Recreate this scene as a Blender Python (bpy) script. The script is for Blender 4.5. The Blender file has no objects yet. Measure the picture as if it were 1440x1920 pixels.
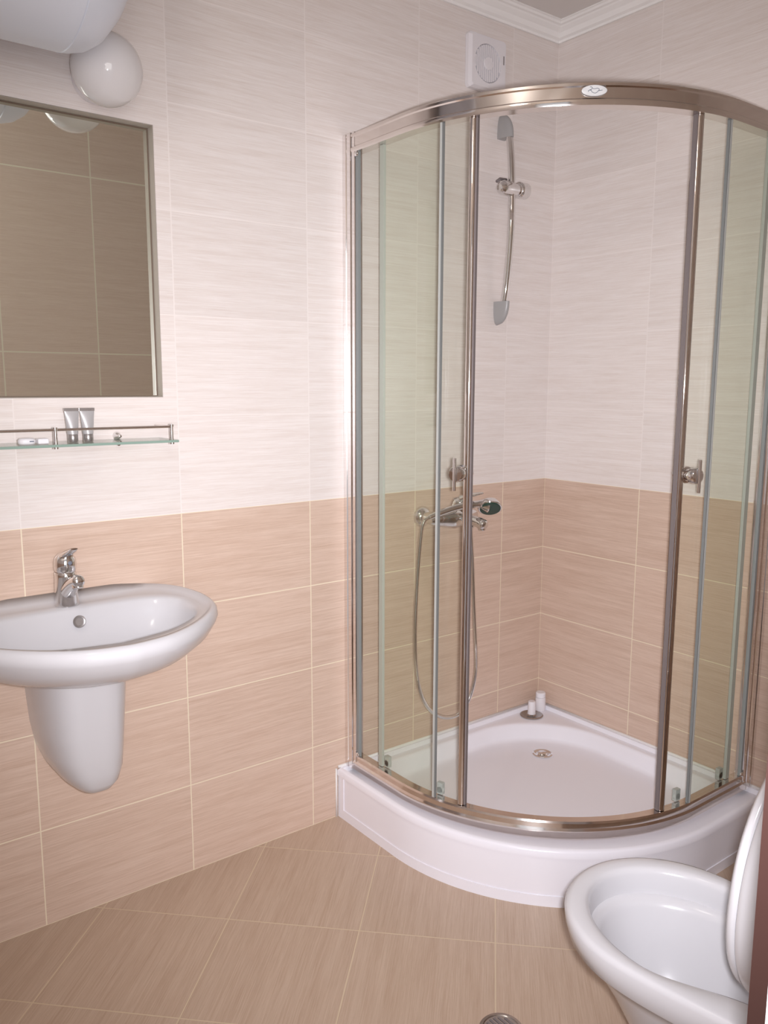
import bpy, bmesh, math
from mathutils import Vector, Matrix
PI = math.pi
sc = bpy.context.scene
COL = sc.collection

# ------------------------------------------------------------------ camera, light, exposure
CAM = Vector((-2.25755, -1.99466, 1.33026))
yaw, pitch, roll = 0.654090, -0.152937, 0.0026865
fwd = Vector((math.sin(yaw)*math.cos(pitch), math.cos(yaw)*math.cos(pitch), math.sin(pitch)))
r0 = Vector((math.cos(yaw), -math.sin(yaw), 0)); u0 = r0.cross(fwd)
right = math.cos(roll)*r0 + math.sin(roll)*u0
up = -math.sin(roll)*r0 + math.cos(roll)*u0
cam = bpy.data.objects.new('camera', bpy.data.cameras.new('camera')); COL.objects.link(cam)
cam.matrix_world = Matrix((( right.x, up.x, -fwd.x, CAM.x), (right.y, up.y, -fwd.y, CAM.y), (right.z, up.z, -fwd.z, CAM.z), (0, 0, 0, 1)))
cam.data.sensor_fit = 'VERTICAL'; cam.data.sensor_height = 36.0
cam.data.lens = 1549.085/1920*36.0; cam.data.clip_start = 0.02
sc.camera = cam

sc.view_settings.view_transform = 'Standard'; sc.view_settings.look = 'None'
sc.view_settings.gamma = 1.0; sc.view_settings.use_curve_mapping = False
sc.view_settings.exposure = 0.12

w = bpy.data.worlds.new('world'); sc.world = w; w.use_nodes = True
bg = w.node_tree.nodes['Background']; bg.inputs[0].default_value = (0.93, 0.95, 1.0, 1); bg.inputs[1].default_value = 0.55

def spot(name, loc, aim, power, size, blend, radius, color):
    L = bpy.data.lights.new(name, 'SPOT'); L.energy = power; L.spot_size = size; L.spot_blend = blend
    L.shadow_soft_size = radius; L.color = color
    o = bpy.data.objects.new(name, L); COL.objects.link(o); o.location = loc
    o.rotation_euler = (Vector(aim)-Vector(loc)).to_track_quat('-Z', 'Y').to_euler(); return o
flash_pos = CAM + right*0.035 + fwd*0.045
spot('camera_flash', flash_pos, flash_pos + fwd*2 + right*0.22 - up*0.03, 162, math.radians(92), 1.0, 0.02, (0.99, 0.98, 1.03))
# added fill lamp behind the camera, standing in for daylight through the doorway
A = bpy.data.lights.new('hall_fill', 'AREA'); A.shape = 'RECTANGLE'; A.size = 1.4; A.size_y = 1.6; A.energy = 26; A.color = (1.0, 0.96, 0.93)
ao = bpy.data.objects.new('hall_fill', A); COL.objects.link(ao); ao.location = (-2.6, -3.9, 1.5)
ao.rotation_euler = (Vector((-1.6, -0.5, 1.1))-ao.location).to_track_quat('-Z', 'Y').to_euler()

# added unseen fill lamp on the entrance side, lifts the wall the mirror reflects
B = bpy.data.lights.new('front_wall_fill', 'POINT'); B.shadow_soft_size = .10; B.energy = 6.5; B.color = (1.0, 0.95, 0.88)
bo_ = bpy.data.objects.new('front_wall_fill', B); COL.objects.link(bo_); bo_.location = (-2.15, -1.15, 2.25)

# ------------------------------------------------------------------ materials
def mat(name, color=(.8, .8, .8), rough=.4, metal=0., spec=.5, coat=0., bump=None):
    m = bpy.data.materials.new(name); m.use_nodes = True; nt = m.node_tree; b = nt.nodes['Principled BSDF']
    b.inputs['Base Color'].default_value = (*color, 1); b.inputs['Roughness'].default_value = rough
    b.inputs['Metallic'].default_value = metal; b.inputs['Specular IOR Level'].default_value = spec
    b.inputs['Coat Weight'].default_value = coat; b.inputs['Coat Roughness'].default_value = 0.04
    n = nt.nodes.new('ShaderNodeTexNoise'); n.inputs['Scale'].default_value = 35
    g = nt.nodes.new('ShaderNodeNewGeometry'); nt.links.new(g.outputs['Position'], n.inputs['Vector'])
    mr = nt.nodes.new('ShaderNodeMapRange'); mr.inputs['To Min'].default_value = max(0, rough-.02); mr.inputs['To Max'].default_value = rough+.02
    nt.links.new(n.outputs['Fac'], mr.inputs['Value']); nt.links.new(mr.outputs['Result'], b.inputs['Roughness'])
    if bump:
        bp = nt.nodes.new('ShaderNodeBump'); bp.inputs['Strength'].default_value = bump; bp.inputs['Distance'].default_value = .002
        nt.links.new(n.outputs['Fac'], bp.inputs['Height']); nt.links.new(bp.outputs['Normal'], b.inputs['Normal'])
    return m

ceramic = mat('white_ceramic', (.62, .61, .635), .16, spec=.5)
acrylic = mat('white_acrylic', (.88, .865, .93), .22)
enamel = mat('boiler_enamel', (.74, .78, .88), .32)
opal = mat('opal_glass', (.76, .735, .745), .06, spec=.55)
plaster = mat('ceiling_plaster', (.72, .68, .66), .8)
cornice_m = mat('cornice_foam', (.92, .90, .89), .6)
chrome = mat('chrome', (.78, .77, .77), .05, metal=1)
rail_m = mat('polished_aluminium', (.74, .69, .66), .10, metal=1)
frame_m = mat('satin_frame', (.82, .79, .78), .10, metal=1)
dark_chrome = mat('edge_profile_chrome', (.68, .63, .60), .05, metal=1)
seal_m = mat('grey_seal', (.25, .27, .27), .3)
plastic = mat('white_plastic', (.80, .77, .80), .4)
slot_m = mat('dark_slot', (.20, .17, .17), .7)
roller_m = mat('clear_grey_plastic', (.50, .52, .53), .25)
silver_plastic = mat('satin_silver', (.45, .43, .43), .28, metal=.8)
tube_m = mat('tube_plastic', (.52, .51, .52), .35, metal=.3)
paper_m = mat('soap_wrapper', (.84, .82, .86), .5)
ink_m = mat('grey_ink', (.18, .2, .25), .5)
badge_m = mat('badge_white', (.78, .79, .80), .4)
green_m = mat('shower_face_green', (.02, .05, .035), .3)
wood_m = mat('brown_door_wood', (.035, .014, .011), .5)
whitewood = mat('white_casing', (.80, .79, .78), .5)
silicone = mat('silicone', (.82, .79, .78), .35)
steel_m = mat('drain_steel', (.45, .42, .40), .25, metal=1)

def glass_mat(name, tint, ior=1.5, gloss_rough=0.0):
    m = bpy.data.materials.new(name); m.use_nodes = True; nt = m.node_tree; nt.nodes.clear()
    out = nt.nodes.new('ShaderNodeOutputMaterial'); mix = nt.nodes.new('ShaderNodeMixShader')
    t = nt.nodes.new('ShaderNodeBsdfTransparent'); t.inputs[0].default_value = (*tint, 1)
    g = nt.nodes.new('ShaderNodeBsdfGlossy'); g.inputs['Roughness'].default_value = gloss_rough
    # Schlick reflectance, the same from both sides of each thin face
    geo = nt.nodes.new('ShaderNodeNewGeometry'); dot = nt.nodes.new('ShaderNodeVectorMath'); dot.operation = 'DOT_PRODUCT'
    nt.links.new(geo.outputs['Incoming'], dot.inputs[0]); nt.links.new(geo.outputs['Normal'], dot.inputs[1])
    def M(op, a, b=0.):
        n = nt.nodes.new('ShaderNodeMath'); n.operation = op
        for i, v in enumerate((a, b)):
            if isinstance(v, float): n.inputs[i].default_value = v
            else: nt.links.new(v, n.inputs[i])
        return n.outputs[0]
    f0 = ((ior-1)/(ior+1))**2
    sch = M('ADD', M('MULTIPLY', M('POWER', M('SUBTRACT', 1., M('ABSOLUTE', dot.outputs['Value'])), 5.), 1-f0), f0)
    nt.links.new(sch, mix.inputs[0]); nt.links.new(t.outputs[0], mix.inputs[1]); nt.links.new(g.outputs[0], mix.inputs[2])
    nt.links.new(mix.outputs[0], out.inputs[0]); return m
glass = glass_mat('shower_glass', (.982, .995, .971), 1.4, .02)
edge_glass = mat('glass_edge_green', (.26, .36, .31), .15)
pane_edge_m = mat('pane_edge_grey', (.20, .21, .21), .3)
pale_seal = mat('pale_seal', (.46, .47, .45), .3)
reveal_m = mat('recess_liner', (.42, .37, .32), .6)
gap_shade_m = mat('gap_shade_brown', (.16, .115, .085), .4)  # dark brown stands in for shade at the mirror's border
bracket_m = mat('satin_bracket', (.36, .35, .35), .35)
shelf_glass = glass_mat('shelf_glass', (.93, .97, .94), 1.45, .02)
mirror_m = mat('mirror_silver', (.84, .85, .78), .0, metal=1)
mirror_m.node_tree.nodes['Principled BSDF'].inputs['Roughness'].default_value = 0
for l in list(mirror_m.node_tree.links):
    if l.to_socket.name == 'Roughness': mirror_m.node_tree.links.remove(l)

def tile_mat(name, axis, pu, ou, pv, ov, lo, hi=None, split=None, grout_lo=(.82, .71, .55), grout_hi=None, rot45=False, streak=1.0, rough=.33, gw=.0030):
    """axis: 0 -> runs along x, 1 -> along y, 2 -> floor.  Grid of tiles pu x pv, with fine woven streaks."""
    m = bpy.data.materials.new(name); m.use_nodes = True; nt = m.node_tree; N = nt.nodes; L = nt.links
    b = N['Principled BSDF']
    def math_(op, a, c=None, d=None):
        n = N.new('ShaderNodeMath'); n.operation = op
        for i, v in enumerate((a, c, d)):
            if v is None: continue
            if isinstance(v, (int, float)): n.inputs[i].default_value = v
            else: L.new(v, n.inputs[i])
        return n.outputs[0]
    g = N.new('ShaderNodeNewGeometry'); s = N.new('ShaderNodeSeparateXYZ'); L.new(g.outputs['Position'], s.inputs[0])
    X, Y, Z = s.outputs
    if rot45:
        U = math_('MULTIPLY', math_('ADD', X, Y), math.sqrt(.5)); V = math_('MULTIPLY', math_('SUBTRACT', Y, X), math.sqrt(.5))
    else:
        U = (X if axis == 0 else Y); V = Z
    uu = math_('DIVIDE', math_('SUBTRACT', U, ou), pu); vv = math_('DIVIDE', math_('SUBTRACT', V, ov), pv)
    iu = math_('FLOOR', uu); iv = math_('FLOOR', vv)
    fu = math_('MULTIPLY', math_('ABSOLUTE', math_('SUBTRACT', math_('FRACT', math_('ADD', uu, .5)), .5)), pu)
    fv = math_('MULTIPLY', math_('ABSOLUTE', math_('SUBTRACT', math_('FRACT', math_('ADD', vv, .5)), .5)), pv)
    gm = math_('LESS_THAN', math_('MINIMUM', fu, fv), gw/2)
    # streak coordinates: long along U, short along V
    def streaks(su, sv, off):
        c = N.new('ShaderNodeCombineXYZ'); L.new(math_('MULTIPLY', U, su), c.inputs[0]); L.new(math_('MULTIPLY', V, sv), c.inputs[1])
        L.new(math_('ADD', math_('MULTIPLY', iu, 7.31), math_('ADD', math_('MULTIPLY', iv, 3.17), off)), c.inputs[2])
        n = N.new('ShaderNodeTexNoise'); n.inputs['Scale'].default_value = 1; n.inputs['Detail'].default_value = 3; n.inputs['Roughness'].default_value = .6
        L.new(c.outputs[0], n.inputs['Vector']); return n.outputs['Fac']
    s1 = streaks(9, 420, 0); s2 = streaks(3, 60, 40); s3 = streaks(35, 700, 90)
    st = math_('ADD', math_('MULTIPLY', s1, .5), math_('ADD', math_('MULTIPLY', s2, .3), math_('MULTIPLY', s3, .2)))
    wn = N.new('ShaderNodeTexWhiteNoise'); c = N.new('ShaderNodeCombineXYZ'); L.new(iu, c.inputs[0]); L.new(iv, c.inputs[1]); L.new(c.outputs[0], wn.inputs['Vector'])
    def ramp(fac, c0, c1):
        r = N.new('ShaderNodeMapRange'); r.data_type = 'FLOAT_VECTOR'; L.new(fac, r.inputs[6] if False else r.inputs['Vector'])
        return r
    def colour(base, streak=1.):
        hi_c = tuple(min(1, x*(1+.10*streak)) for x in base); lo_c = (base[0]*(1-.12*streak), base[1]*(1-.19*streak), base[2]*(1-.24*streak))
        cr = N.new('ShaderNodeValToRGB'); cr.color_ramp.elements[0].position = .36; cr.color_ramp.elements[1].position = .60
        cr.color_ramp.elements[0].color = (*lo_c, 1); cr.color_ramp.elements[1].color = (*hi_c, 1)
        L.new(st, cr.inputs[0]); return cr.outputs[0]
    def mixc(f, a, c_):
        n = N.new('ShaderNodeMix'); n.data_type = 'RGBA'
        if isinstance(f, (int, float)): n.inputs[0].default_value = f
        else: L.new(f, n.inputs[0])
        for sock, v in ((n.inputs[6], a), (n.inputs[7], c_)):
            if isinstance(v, tuple): sock.default_value = (*v, 1)
            else: L.new(v, sock)
        return n.outputs[2]
    body = colour(lo, .95); grout = grout_lo
    if hi:
        up_ = math_('GREATER_THAN', V, split)
        body = mixc(up_, body, colour(hi, .62)); grout = mixc(up_, grout_lo, grout_hi)
    v = math_('ADD', .975, math_('MULTIPLY', wn.outputs['Value'], .05))
    hs = N.new('ShaderNodeHueSaturation'); L.new(v, hs.inputs['Value']); L.new(body, hs.inputs['Color'])
    L.new(mixc(gm, hs.outputs[0], grout), b.inputs['Base Color'])
    L.new(math_('ADD', rough, math_('MULTIPLY', gm, .4)), b.inputs['Roughness'])
    b.inputs['Specular IOR Level'].default_value = .45
    bp = N.new('ShaderNodeBump'); bp.inputs['Strength'].default_value = .35; bp.inputs['Distance'].default_value = .0012
    L.new(math_('SUBTRACT', math_('MULTIPLY', st, .5), math_('MULTIPLY', gm, 1.)), bp.inputs['Height']); L.new(bp.outputs[0], b.inputs['Normal'])
    return m
TAN = (.635, .49, .405); LIGHT = (.775, .72, .70); FLOORC = (.53, .41, .32)
GH = (.84, .775, .75)
tile_left = tile_mat('tiles_left', 0, .39217, -.21229, .25, 0, TAN, LIGHT, 1.0, grout_hi=GH)
tile_right = tile_mat('tiles_right', 1, .40059, -.40059, .25, 0, TAN, LIGHT, 1.0, grout_hi=GH)
tile_front = tile_mat('tiles_front', 0, .4, -.986, .75, -.037, TAN, (.72, .64, .58), .965, grout_hi=(.86, .86, .76), gw=.006)
tile_back = tile_mat('tiles_back', 1, .4, -.1, .25, 0, TAN, LIGHT, 1.0, grout_hi=GH)
# floor tiles laid on the diagonal: nodes at (-.94,-.252) and (-1.174,-.016)
FU = (-.94-.252)*math.sqrt(.5); FV = (-.252+.94)*math.sqrt(.5)
tile_floor = tile_mat('tiles_floor', 2, .3325, FU, .3325, FV, FLOORC, rot45=True, grout_lo=(.66, .54, .39), rough=.36, streak=1.0)

# ------------------------------------------------------------------ helpers
def link(name, me, m, parent=None, smooth=False, bevel=0):
    o = bpy.data.objects.new(name, me); COL.objects.link(o)
    if m: me.materials.append(m)
    if parent: o.parent = parent
    if smooth:
        for p in me.polygons: p.use_smooth = True
    if bevel:
        b = o.modifiers.new('bevel', 'BEVEL'); b.width = bevel; b.segments = 3; b.limit_method = 'ANGLE'; b.angle_limit = math.radians(35)
    return o
def from_bm(name, bm, m, parent=None, smooth=False, bevel=0, autos=None):
    bmesh.ops.recalc_face_normals(bm, faces=bm.faces)
    me = bpy.data.meshes.new(name); bm.to_mesh(me); bm.free()
    o = link(name, me, m, parent, smooth, bevel)
    if autos is not None: me.set_sharp_from_angle(angle=math.radians(autos))
    return o
def box(bm, x0, x1, y0, y1, z0, z1):
    vs = [bm.verts.new((x, y, z)) for z in (z0, z1) for x, y in ((x0, y0), (x1, y0), (x1, y1), (x0, y1))]
    for f in ((0, 3, 2, 1), (4, 5, 6, 7), (0, 1, 5, 4), (1, 2, 6, 5), (2, 3, 7, 6), (3, 0, 4, 7)): bm.faces.new([vs[i] for i in f])
def loft(bm, loops, cap0=True, cap1=True, closed=True):
    rows = [[bm.verts.new(p) for p in lp] for lp in loops]; n = len(rows[0])
    for a, c in zip(rows, rows[1:]):
        for i in range(n if closed else n-1):
            j = (i+1) % n; bm.faces.new((a[i], a[j], c[j], c[i]))
    if cap0: bm.faces.new(rows[0][::-1])
    if cap1: bm.faces.new(rows[-1])
    return rows
def ring_frame(d, hint=None):
    d = d.normalized(); h = hint or (Vector((0, 0, 1)) if abs(d.z) < .9 else Vector((1, 0, 0)))
    a = d.cross(h).normalized(); return a, d.cross(a).normalized()
def tube(bm, pts, r, n=16, caps=True, hint=None):
    pts = [Vector(p) for p in pts]; rs = r if isinstance(r, (list, tuple)) else [r]*len(pts); loops = []
    a = None
    for i, p in enumerate(pts):
        d = (pts[min(i+1, len(pts)-1)]-pts[max(i-1, 0)]).normalized()
        if a is None: a, b_ = ring_frame(d, hint)
        else:
            a = (a - d*a.dot(d)).normalized(); b_ = d.cross(a).normalized()
        loops.append([p + (a*math.cos(t)+b_*math.sin(t))*rs[i] for t in (2*PI*k/n for k in range(n))])
    loft(bm, loops, caps, caps)
def spline(pts, k=8):
    P = [Vector(p) for p in pts]; out = []
    for i in range(len(P)-1):
        p0, p1, p2, p3 = P[max(i-1, 0)], P[i], P[i+1], P[min(i+2, len(P)-1)]
        for j in range(k):
            t = j/k; out.append(.5*((2*p1)+(-p0+p2)*t+(2*p0-5*p1+4*p2-p3)*t*t+(-p0+3*p1-3*p2+p3)*t**3))
    out.append(P[-1]); return out
def lathe(bm, prof, origin, axis, n=40):
    """prof: (radius, distance along axis)"""
    o = Vector(origin); d = Vector(axis).normalized(); a, b_ = ring_frame(d)
    loft(bm, [[o+d*h+(a*math.cos(t)+b_*math.sin(t))*max(r, 1e-5) for t in (2*PI*k/n for k in range(n))] for r, h in prof])
def root(name, loc, label, cat, group=None):
    o = bpy.data.objects.new(name, None); COL.objects.link(o); o.location = loc; o['label'] = label; o['category'] = cat
    if group: o['group'] = group
    o.empty_display_size = .05; ROOTS.append(o); return o
ROOTS = []
def tag(o, label, cat, group=None):
    o['label'] = label; o['category'] = cat
    if group: o['group'] = group
    return o
def structure(o): o['kind'] = 'structure'; return o
def polar(poly, c, n, phase=0.):
    """resample a closed 2-D outline at n equal angles round c"""
    out = []
    for k in range(n):
        t = 2*PI*k/n+phase; dx, dy = math.cos(t), math.sin(t); best = 0
        for i in range(len(poly)):
            ax, ay = poly[i][0]-c[0], poly[i][1]-c[1]; bx, by = poly[(i+1) % len(poly)][0]-c[0], poly[(i+1) % len(poly)][1]-c[1]
            ex, ey = bx-ax, by-ay; den = dx*ey-dy*ex
            if abs(den) < 1e-12: continue
            s = (ax*ey-ay*ex)/den; q = (ax*dy-ay*dx)/den
            if s > 0 and -1e-9 <= q <= 1+1e-9: best = max(best, s)
        out.append((c[0]+dx*best, c[1]+dy*best))
    return out

# ------------------------------------------------------------------ the room
XW, YF, ZC = -2.72, -1.70, 2.495
bm = bmesh.new(); box(bm, XW, 0, YF-.10, 0, -.05, 0); structure(from_bm('floor', bm, tile_floor))
bm = bmesh.new(); box(bm, XW, 0, YF, 0, ZC, ZC+.05); structure(from_bm('ceiling', bm, plaster))
bm = bmesh.new(); box(bm, 0, .08, YF-.08, .08, -.05, ZC+.05); structure(from_bm('wall_right', bm, tile_right))
bm = bmesh.new(); box(bm, XW-.08, XW, YF-.08, .08, -.05, ZC+.05); structure(from_bm('wall_back', bm, tile_back))
# left wall, with the shallow recess that holds the mirror
MX0, MX1, MZ0, MZ1, MD = -2.03, -1.4265, 1.298, 1.941, .030
bm = bmesh.new()
for b in ((XW, MX0, 0, .08, -.05, ZC+.05), (MX1, 0, 0, .08, -.05, ZC+.05), (MX0, MX1, 0, .08, -.05, MZ0), (MX0, MX1, 0, .08, MZ1, ZC+.05), (MX0, MX1, MD+.004, .08, MZ0, MZ1)):
    box(bm, *b)
structure(from_bm('wall_left', bm, tile_left))
# front wall with the doorway the photograph is taken through
DX0, DX1, DZ = -2.56, -1.657, 2.06
bm = bmesh.new()
for b in ((XW, DX0, YF-.10, YF, -.05, ZC+.05), (DX1+.03, 0, YF-.10, YF, -.05, ZC+.05), (DX0, DX1+.03, YF-.10, YF, DZ, ZC+.05)): box(bm, *b)
structure(from_bm('wall_front', bm, tile_front))
# door frame: thin dark brown stop, white lining towards the hall
dr = bpy.data.objects.new('door_1', None); COL.objects.link(dr); dr.location = (DX1, YF-.05, 0); dr['kind'] = 'structure'; ROOTS.append(dr)
bm = bmesh.new(); box(bm, DX1, DX1+.0299, YF-.0125, YF+.002, 0, DZ-.0001); from_bm('door_jamb', bm, wood_m, dr)
bm = bmesh.new(); box(bm, DX0+.0001, DX0+.02, YF-.0125, YF+.002, 0, DZ-.0001); from_bm('door_jamb', bm, wood_m, dr)
bm = bmesh.new(); box(bm, DX0+.0201, DX1-.0001, YF-.0125, YF+.002, DZ-.0201, DZ-.0001); from_bm('door_head', bm, wood_m, dr)
bm = bmesh.new(); box(bm, DX1, DX1+.0299, YF-.10, YF-.0126, 0, DZ-.0001); from_bm('door_lining', bm, whitewood, dr)
bm = bmesh.new(); box(bm, DX0+.0001, DX0+.02, YF-.10, YF-.0126, 0, DZ-.0001); from_bm('door_lining', bm, whitewood, dr)

# cornice: stepped foam moulding round the ceiling
prof = [(0, 0), (0, -.044), (.006, -.044), (.008, -.038), (.018, -.034), (.026, -.022), (.040, -.014), (.044, -.010), (.052, -.009), (.056, -.004), (.062, -.003), (.062, 0)]
def cornice(name, p0, p1, inward, m0, m1):
    bm = bmesh.new(); p0 = Vector(p0); p1 = Vector(p1); inw = Vector(inward); d = (p1-p0).normalized()
    loft(bm, [[p0+inw*a+Vector((0, 0, b))+d*(a*m0) for a, b in prof], [p1+inw*a+Vector((0, 0, b))-d*(a*m1) for a, b in prof]])
    structure(from_bm(name, bm, cornice_m))
cornice('trim_1', (XW, -.0005, ZC), (0, -.0005, ZC), (0, -1, 0), 1, 1)
cornice('trim_2', (-.0005, 0, ZC), (-.0005, YF, ZC), (-1, 0, 0), 1, 1)
cornice('trim_3', (0, YF+.0005, ZC), (XW, YF+.0005, ZC), (0, 1, 0), 1, 1)
cornice('trim_4', (XW+.0005, YF, ZC), (XW+.0005, 0, ZC), (1, 0, 0), 1, 1)
# silicone bead along the tray and the walls
bm = bmesh.new()
tube(bm, [(-.905, -.001, .162), (-.004, -.001, .162)], .0045, 8); tube(bm, [(-.001, -.004, .162), (-.001, -.89, .162)], .0045, 8)
tube(bm, [(-.912, -.001, 0.0), (-.912, -.001, .158)], .003, 8)
structure(from_bm('trim_5', bm, silicone, smooth=True))

# ------------------------------------------------------------------ mirror
bm = bmesh.new(); box(bm, MX0+.0005, MX1-.0005, MD-.0005, MD+.0035, MZ0+.0005, MZ1-.0005)
mi = from_bm('mirror', bm, mirror_m)
bm = bmesh.new()
for b in ((MX0+.0006, MX1-.0006, MZ1-.0016, MZ1-.0006), (MX0+.0006, MX1-.0006, MZ0+.0006, MZ0+.0016), (MX1-.0016, MX1-.0006, MZ0+.0017, MZ1-.0017), (MX0+.0006, MX0+.0016, MZ0+.0017, MZ1-.0017)): box(bm, b[0], b[1], .0003, MD-.0007, b[2], b[3])
from_bm('recess_liner', bm, reveal_m, mi)
bm = bmesh.new()
for b in ((MX0+.002, MX1-.002, MZ1-.005, MZ1-.002), (MX0+.002, MX1-.002, MZ0+.002, MZ0+.004), (MX1-.005, MX1-.002, MZ0+.0041, MZ1-.0051), (MX0+.002, MX0+.005, MZ0+.0041, MZ1-.0051)): box(bm, b[0], b[1], MD-.0016, MD-.0006, b[2], b[3])
from_bm('mirror_gap_shade', bm, gap_shade_m, mi)  # thin dark strips paint the shadow gap round the mirror
tag(mi, 'rectangular mirror set into the tiled wall above the glass shelf', 'mirror')

# ------------------------------------------------------------------ shower tray
def tray_outer(off=0.):
    cx, cy, R = -.297, -.280, .613-off; P = [(0, 0)]
    P += [(cx-R, 0)]
    P += [(cx-R*math.cos(t), cy-R*math.sin(t)) for t in (PI/2*k/60 for k in range(61))]
    P += [(0, cy-R)]; return P
def tray_bowl(off=0.):
    """bowl outline: straight along the walls, big round inner corner, arc in front"""
    e = .042+off; cx, cy, R = -.297, -.280, .613-.085-off; P = []
    rc = .30-off*.3; r2 = max(.02, .10-off*.5)
    def arc(ax, ay, r, t0, t1, n=16): return [(ax+r*math.cos(t0+(t1-t0)*k/n), ay+r*math.sin(t0+(t1-t0)*k/n)) for k in range(n+1)]
    P += arc(-e-rc, -e-rc, rc, 0, PI/2)
    P += arc(cx-R+r2, -e-r2, r2, PI/2, PI)
    P += [(cx-R*math.cos(t), cy-R*math.sin(t)) for t in (PI/2*k/60 for k in range(61))]
    P += arc(-e-r2, cy-R+r2, r2, -PI/2, 0)
    return P
TC = (-.40, -.385); NT = 240
tr = root('shower_tray', (-.4, -.4, 0), 'white curved-front acrylic shower tray on the floor in the tiled corner', 'shower tray')
def lp(poly, z): return [(x, y, z) for x, y in polar(poly, TC, NT, .013)]
def shr(poly, k):  # nudge the outline off the walls
    return [(min(x, -.001), min(y, -.001)) for x, y in poly]
O0 = shr(tray_outer(.0), 0); O1 = shr(tray_outer(.006), 0); O2 = shr(tray_outer(.012), 0)
bm = bmesh.new()
def inset(poly, off):  # wall-side lip
    return [(min(x, -off), min(y, -off)) for x, y in poly]
loft(bm, [lp(O2, .0), lp(O2, .136), lp(O0, .137), lp(O0, .154), lp(O1, .160), lp(inset(tray_outer(.014), .012), .160),
          lp(inset(tray_outer(.02), .017), .1475), lp(tray_bowl(-.012), .147), lp(tray_bowl(-.004), .1462), lp(tray_bowl(0), .1445), lp(tray_bowl(.004), .140), lp(tray_bowl(.020), .106), lp(tray_bowl(.026), .0985), lp(tray_bowl(.036), .0945), lp(tray_bowl(.05), .0935), lp(tray_bowl(.08), .092),
          [(TC[0]+(x-TC[0])*.4, TC[1]+(y-TC[1])*.4, .088) for x, y, z in lp(tray_bowl(.08), 0)]])
from_bm('basin', bm, acrylic, tr, smooth=True, autos=60)
# front apron panel with base strip and end strip
def arc_pts(off, y0=-.0, n=70):
    cx, cy, R = -.297, -.280, .613-off
    P = [(cx-R, y0)] + [(cx-R*math.cos(t), cy-R*math.sin(t)) for t in (PI/2*k/n for k in range(n+1))] + [(-.002, cy-R)]
    return P
def strip(bm, o_out, o_in, z0, z1, start=-.002):
    A_ = arc_pts(o_out, start); B_ = arc_pts(o_in, start)
    loft(bm, [[(A_[i][0], A_[i][1], z0), (A_[i][0], A_[i][1], z1), (B_[i][0], B_[i][1], z1), (B_[i][0], B_[i][1], z0)] for i in range(len(A_))])
bm = bmesh.new(); strip(bm, .004, .0119, .0, .030); strip(bm, .0065, .0119, .030, .136, -.03)
box(bm, -.297-.613+.004, -.297-.613+.0119, -.030, -.002, .030, .136)
from_bm('apron', bm, acrylic, tr, smooth=True, autos=30)
# drain cover
bm = bmesh.new(); lathe(bm, [(.0, 0), (.033, 0), (.034, .003), (.030, .005), (.027, .003), (.018, .003), (.015, .007), (.0, .008)], (-.218, -.222, .0915), (0, 0, 1))
from_bm('drain_cover', bm, chrome, tr, smooth=True, autos=40)

# ------------------------------------------------------------------ shower enclosure
EC = (-.285, -.25); ER = .59
def ep(th, d):   # th in degrees; <0 : along the left straight, >90 : along the right straight (as seen from the arc centre)
    R = ER-d; t = math.radians(th)
    if th < 0: return (EC[0]-R, EC[1]+math.tan(-t)*R)
    if th > 90: return (EC[0]+math.tan(t-PI/2)*R, EC[1]-R)
    return (EC[0]-R*math.cos(t), EC[1]-R*math.sin(t))
def epath(d, th0=None, th1=None, step=1.5):
    """points along the enclosure's plan between two angles; None = right up to the wall"""
    R = ER-d
    P = []
    a0 = -math.degrees(math.atan((.25-.001)/R)) if th0 is None else th0
    a1 = 90+math.degrees(math.atan((.285-.001)/R)) if th1 is None else th1
    if a0 < 0: P.append(ep(a0, d))
    if a1 <= 0: return P + [ep(a1, d)]
    if a0 >= 90: return [ep(a0, d), ep(a1, d)]
    s, e = max(a0, 0), min(a1, 90)
    if e > s:
        n = max(2, int((e-s)/step)); P += [ep(s+(e-s)*k/n, d) for k in range(n+1)]
    if a1 > 90: P.append(ep(a1, d))
    return P
def eswept(bm, section, th0=None, th1=None):
    """section: list of (d, z); swept along the plan"""
    paths = {d: epath(d, th0, th1) for d, z in section}
    n = len(next(iter(paths.values())))
    loft(bm, [[(*paths[d][i], z) for d, z in section] for i in range(n)])
se = root('shower_enclosure', (EC[0]-ER, -.25, .16), 'quadrant glass shower enclosure with chrome rails on the curved tray', 'shower enclosure')
bm = bmesh.new(); eswept(bm, [(0.001, 1.960), (-.001, 1.966), (-.001, 1.972), (.002, 1.975), (.002, 1.998), (-.001, 2.001), (-.001, 2.007), (.002, 2.010), (.032, 2.010), (.034, 2.006), (.034, 1.960)])
from_bm('top_rail', bm, rail_m, se, smooth=True, autos=25)
bm = bmesh.new(); eswept(bm, [(0.001, .1605), (-.001, .164), (-.001, .184), (.003, .190), (.003, .203), (.006, .208), (.030, .208), (.034, .203), (.034, .1605)])
from_bm('bottom_rail', bm, rail_m, se, smooth=True, autos=25)
# wall profiles
bm = bmesh.new()
xo = EC[0]-ER
sec = [(xo-.002, -.001), (xo-.002, -.014), (xo+.0005, -.0155), (xo+.0005, -.019), (xo-.002, -.0205), (xo-.002, -.036), (xo+.001, -.037), (xo+.001, -.052), (xo+.006, -.054), (xo+.026, -.054), (xo+.030, -.050), (xo+.030, -.001)]
loft(bm, [[(x, y, z) for x, y in sec] for z in (.1605, 2.012)])
from_bm('wall_profile', bm, frame_m, se, smooth=True, autos=25)
yo = EC[1]-ER
bm = bmesh.new(); loft(bm, [[(y - xo + 0, x - xo + yo, z) for x, y in [(a, b) for a, b in sec]] for z in (.1605, 2.012)])
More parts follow.
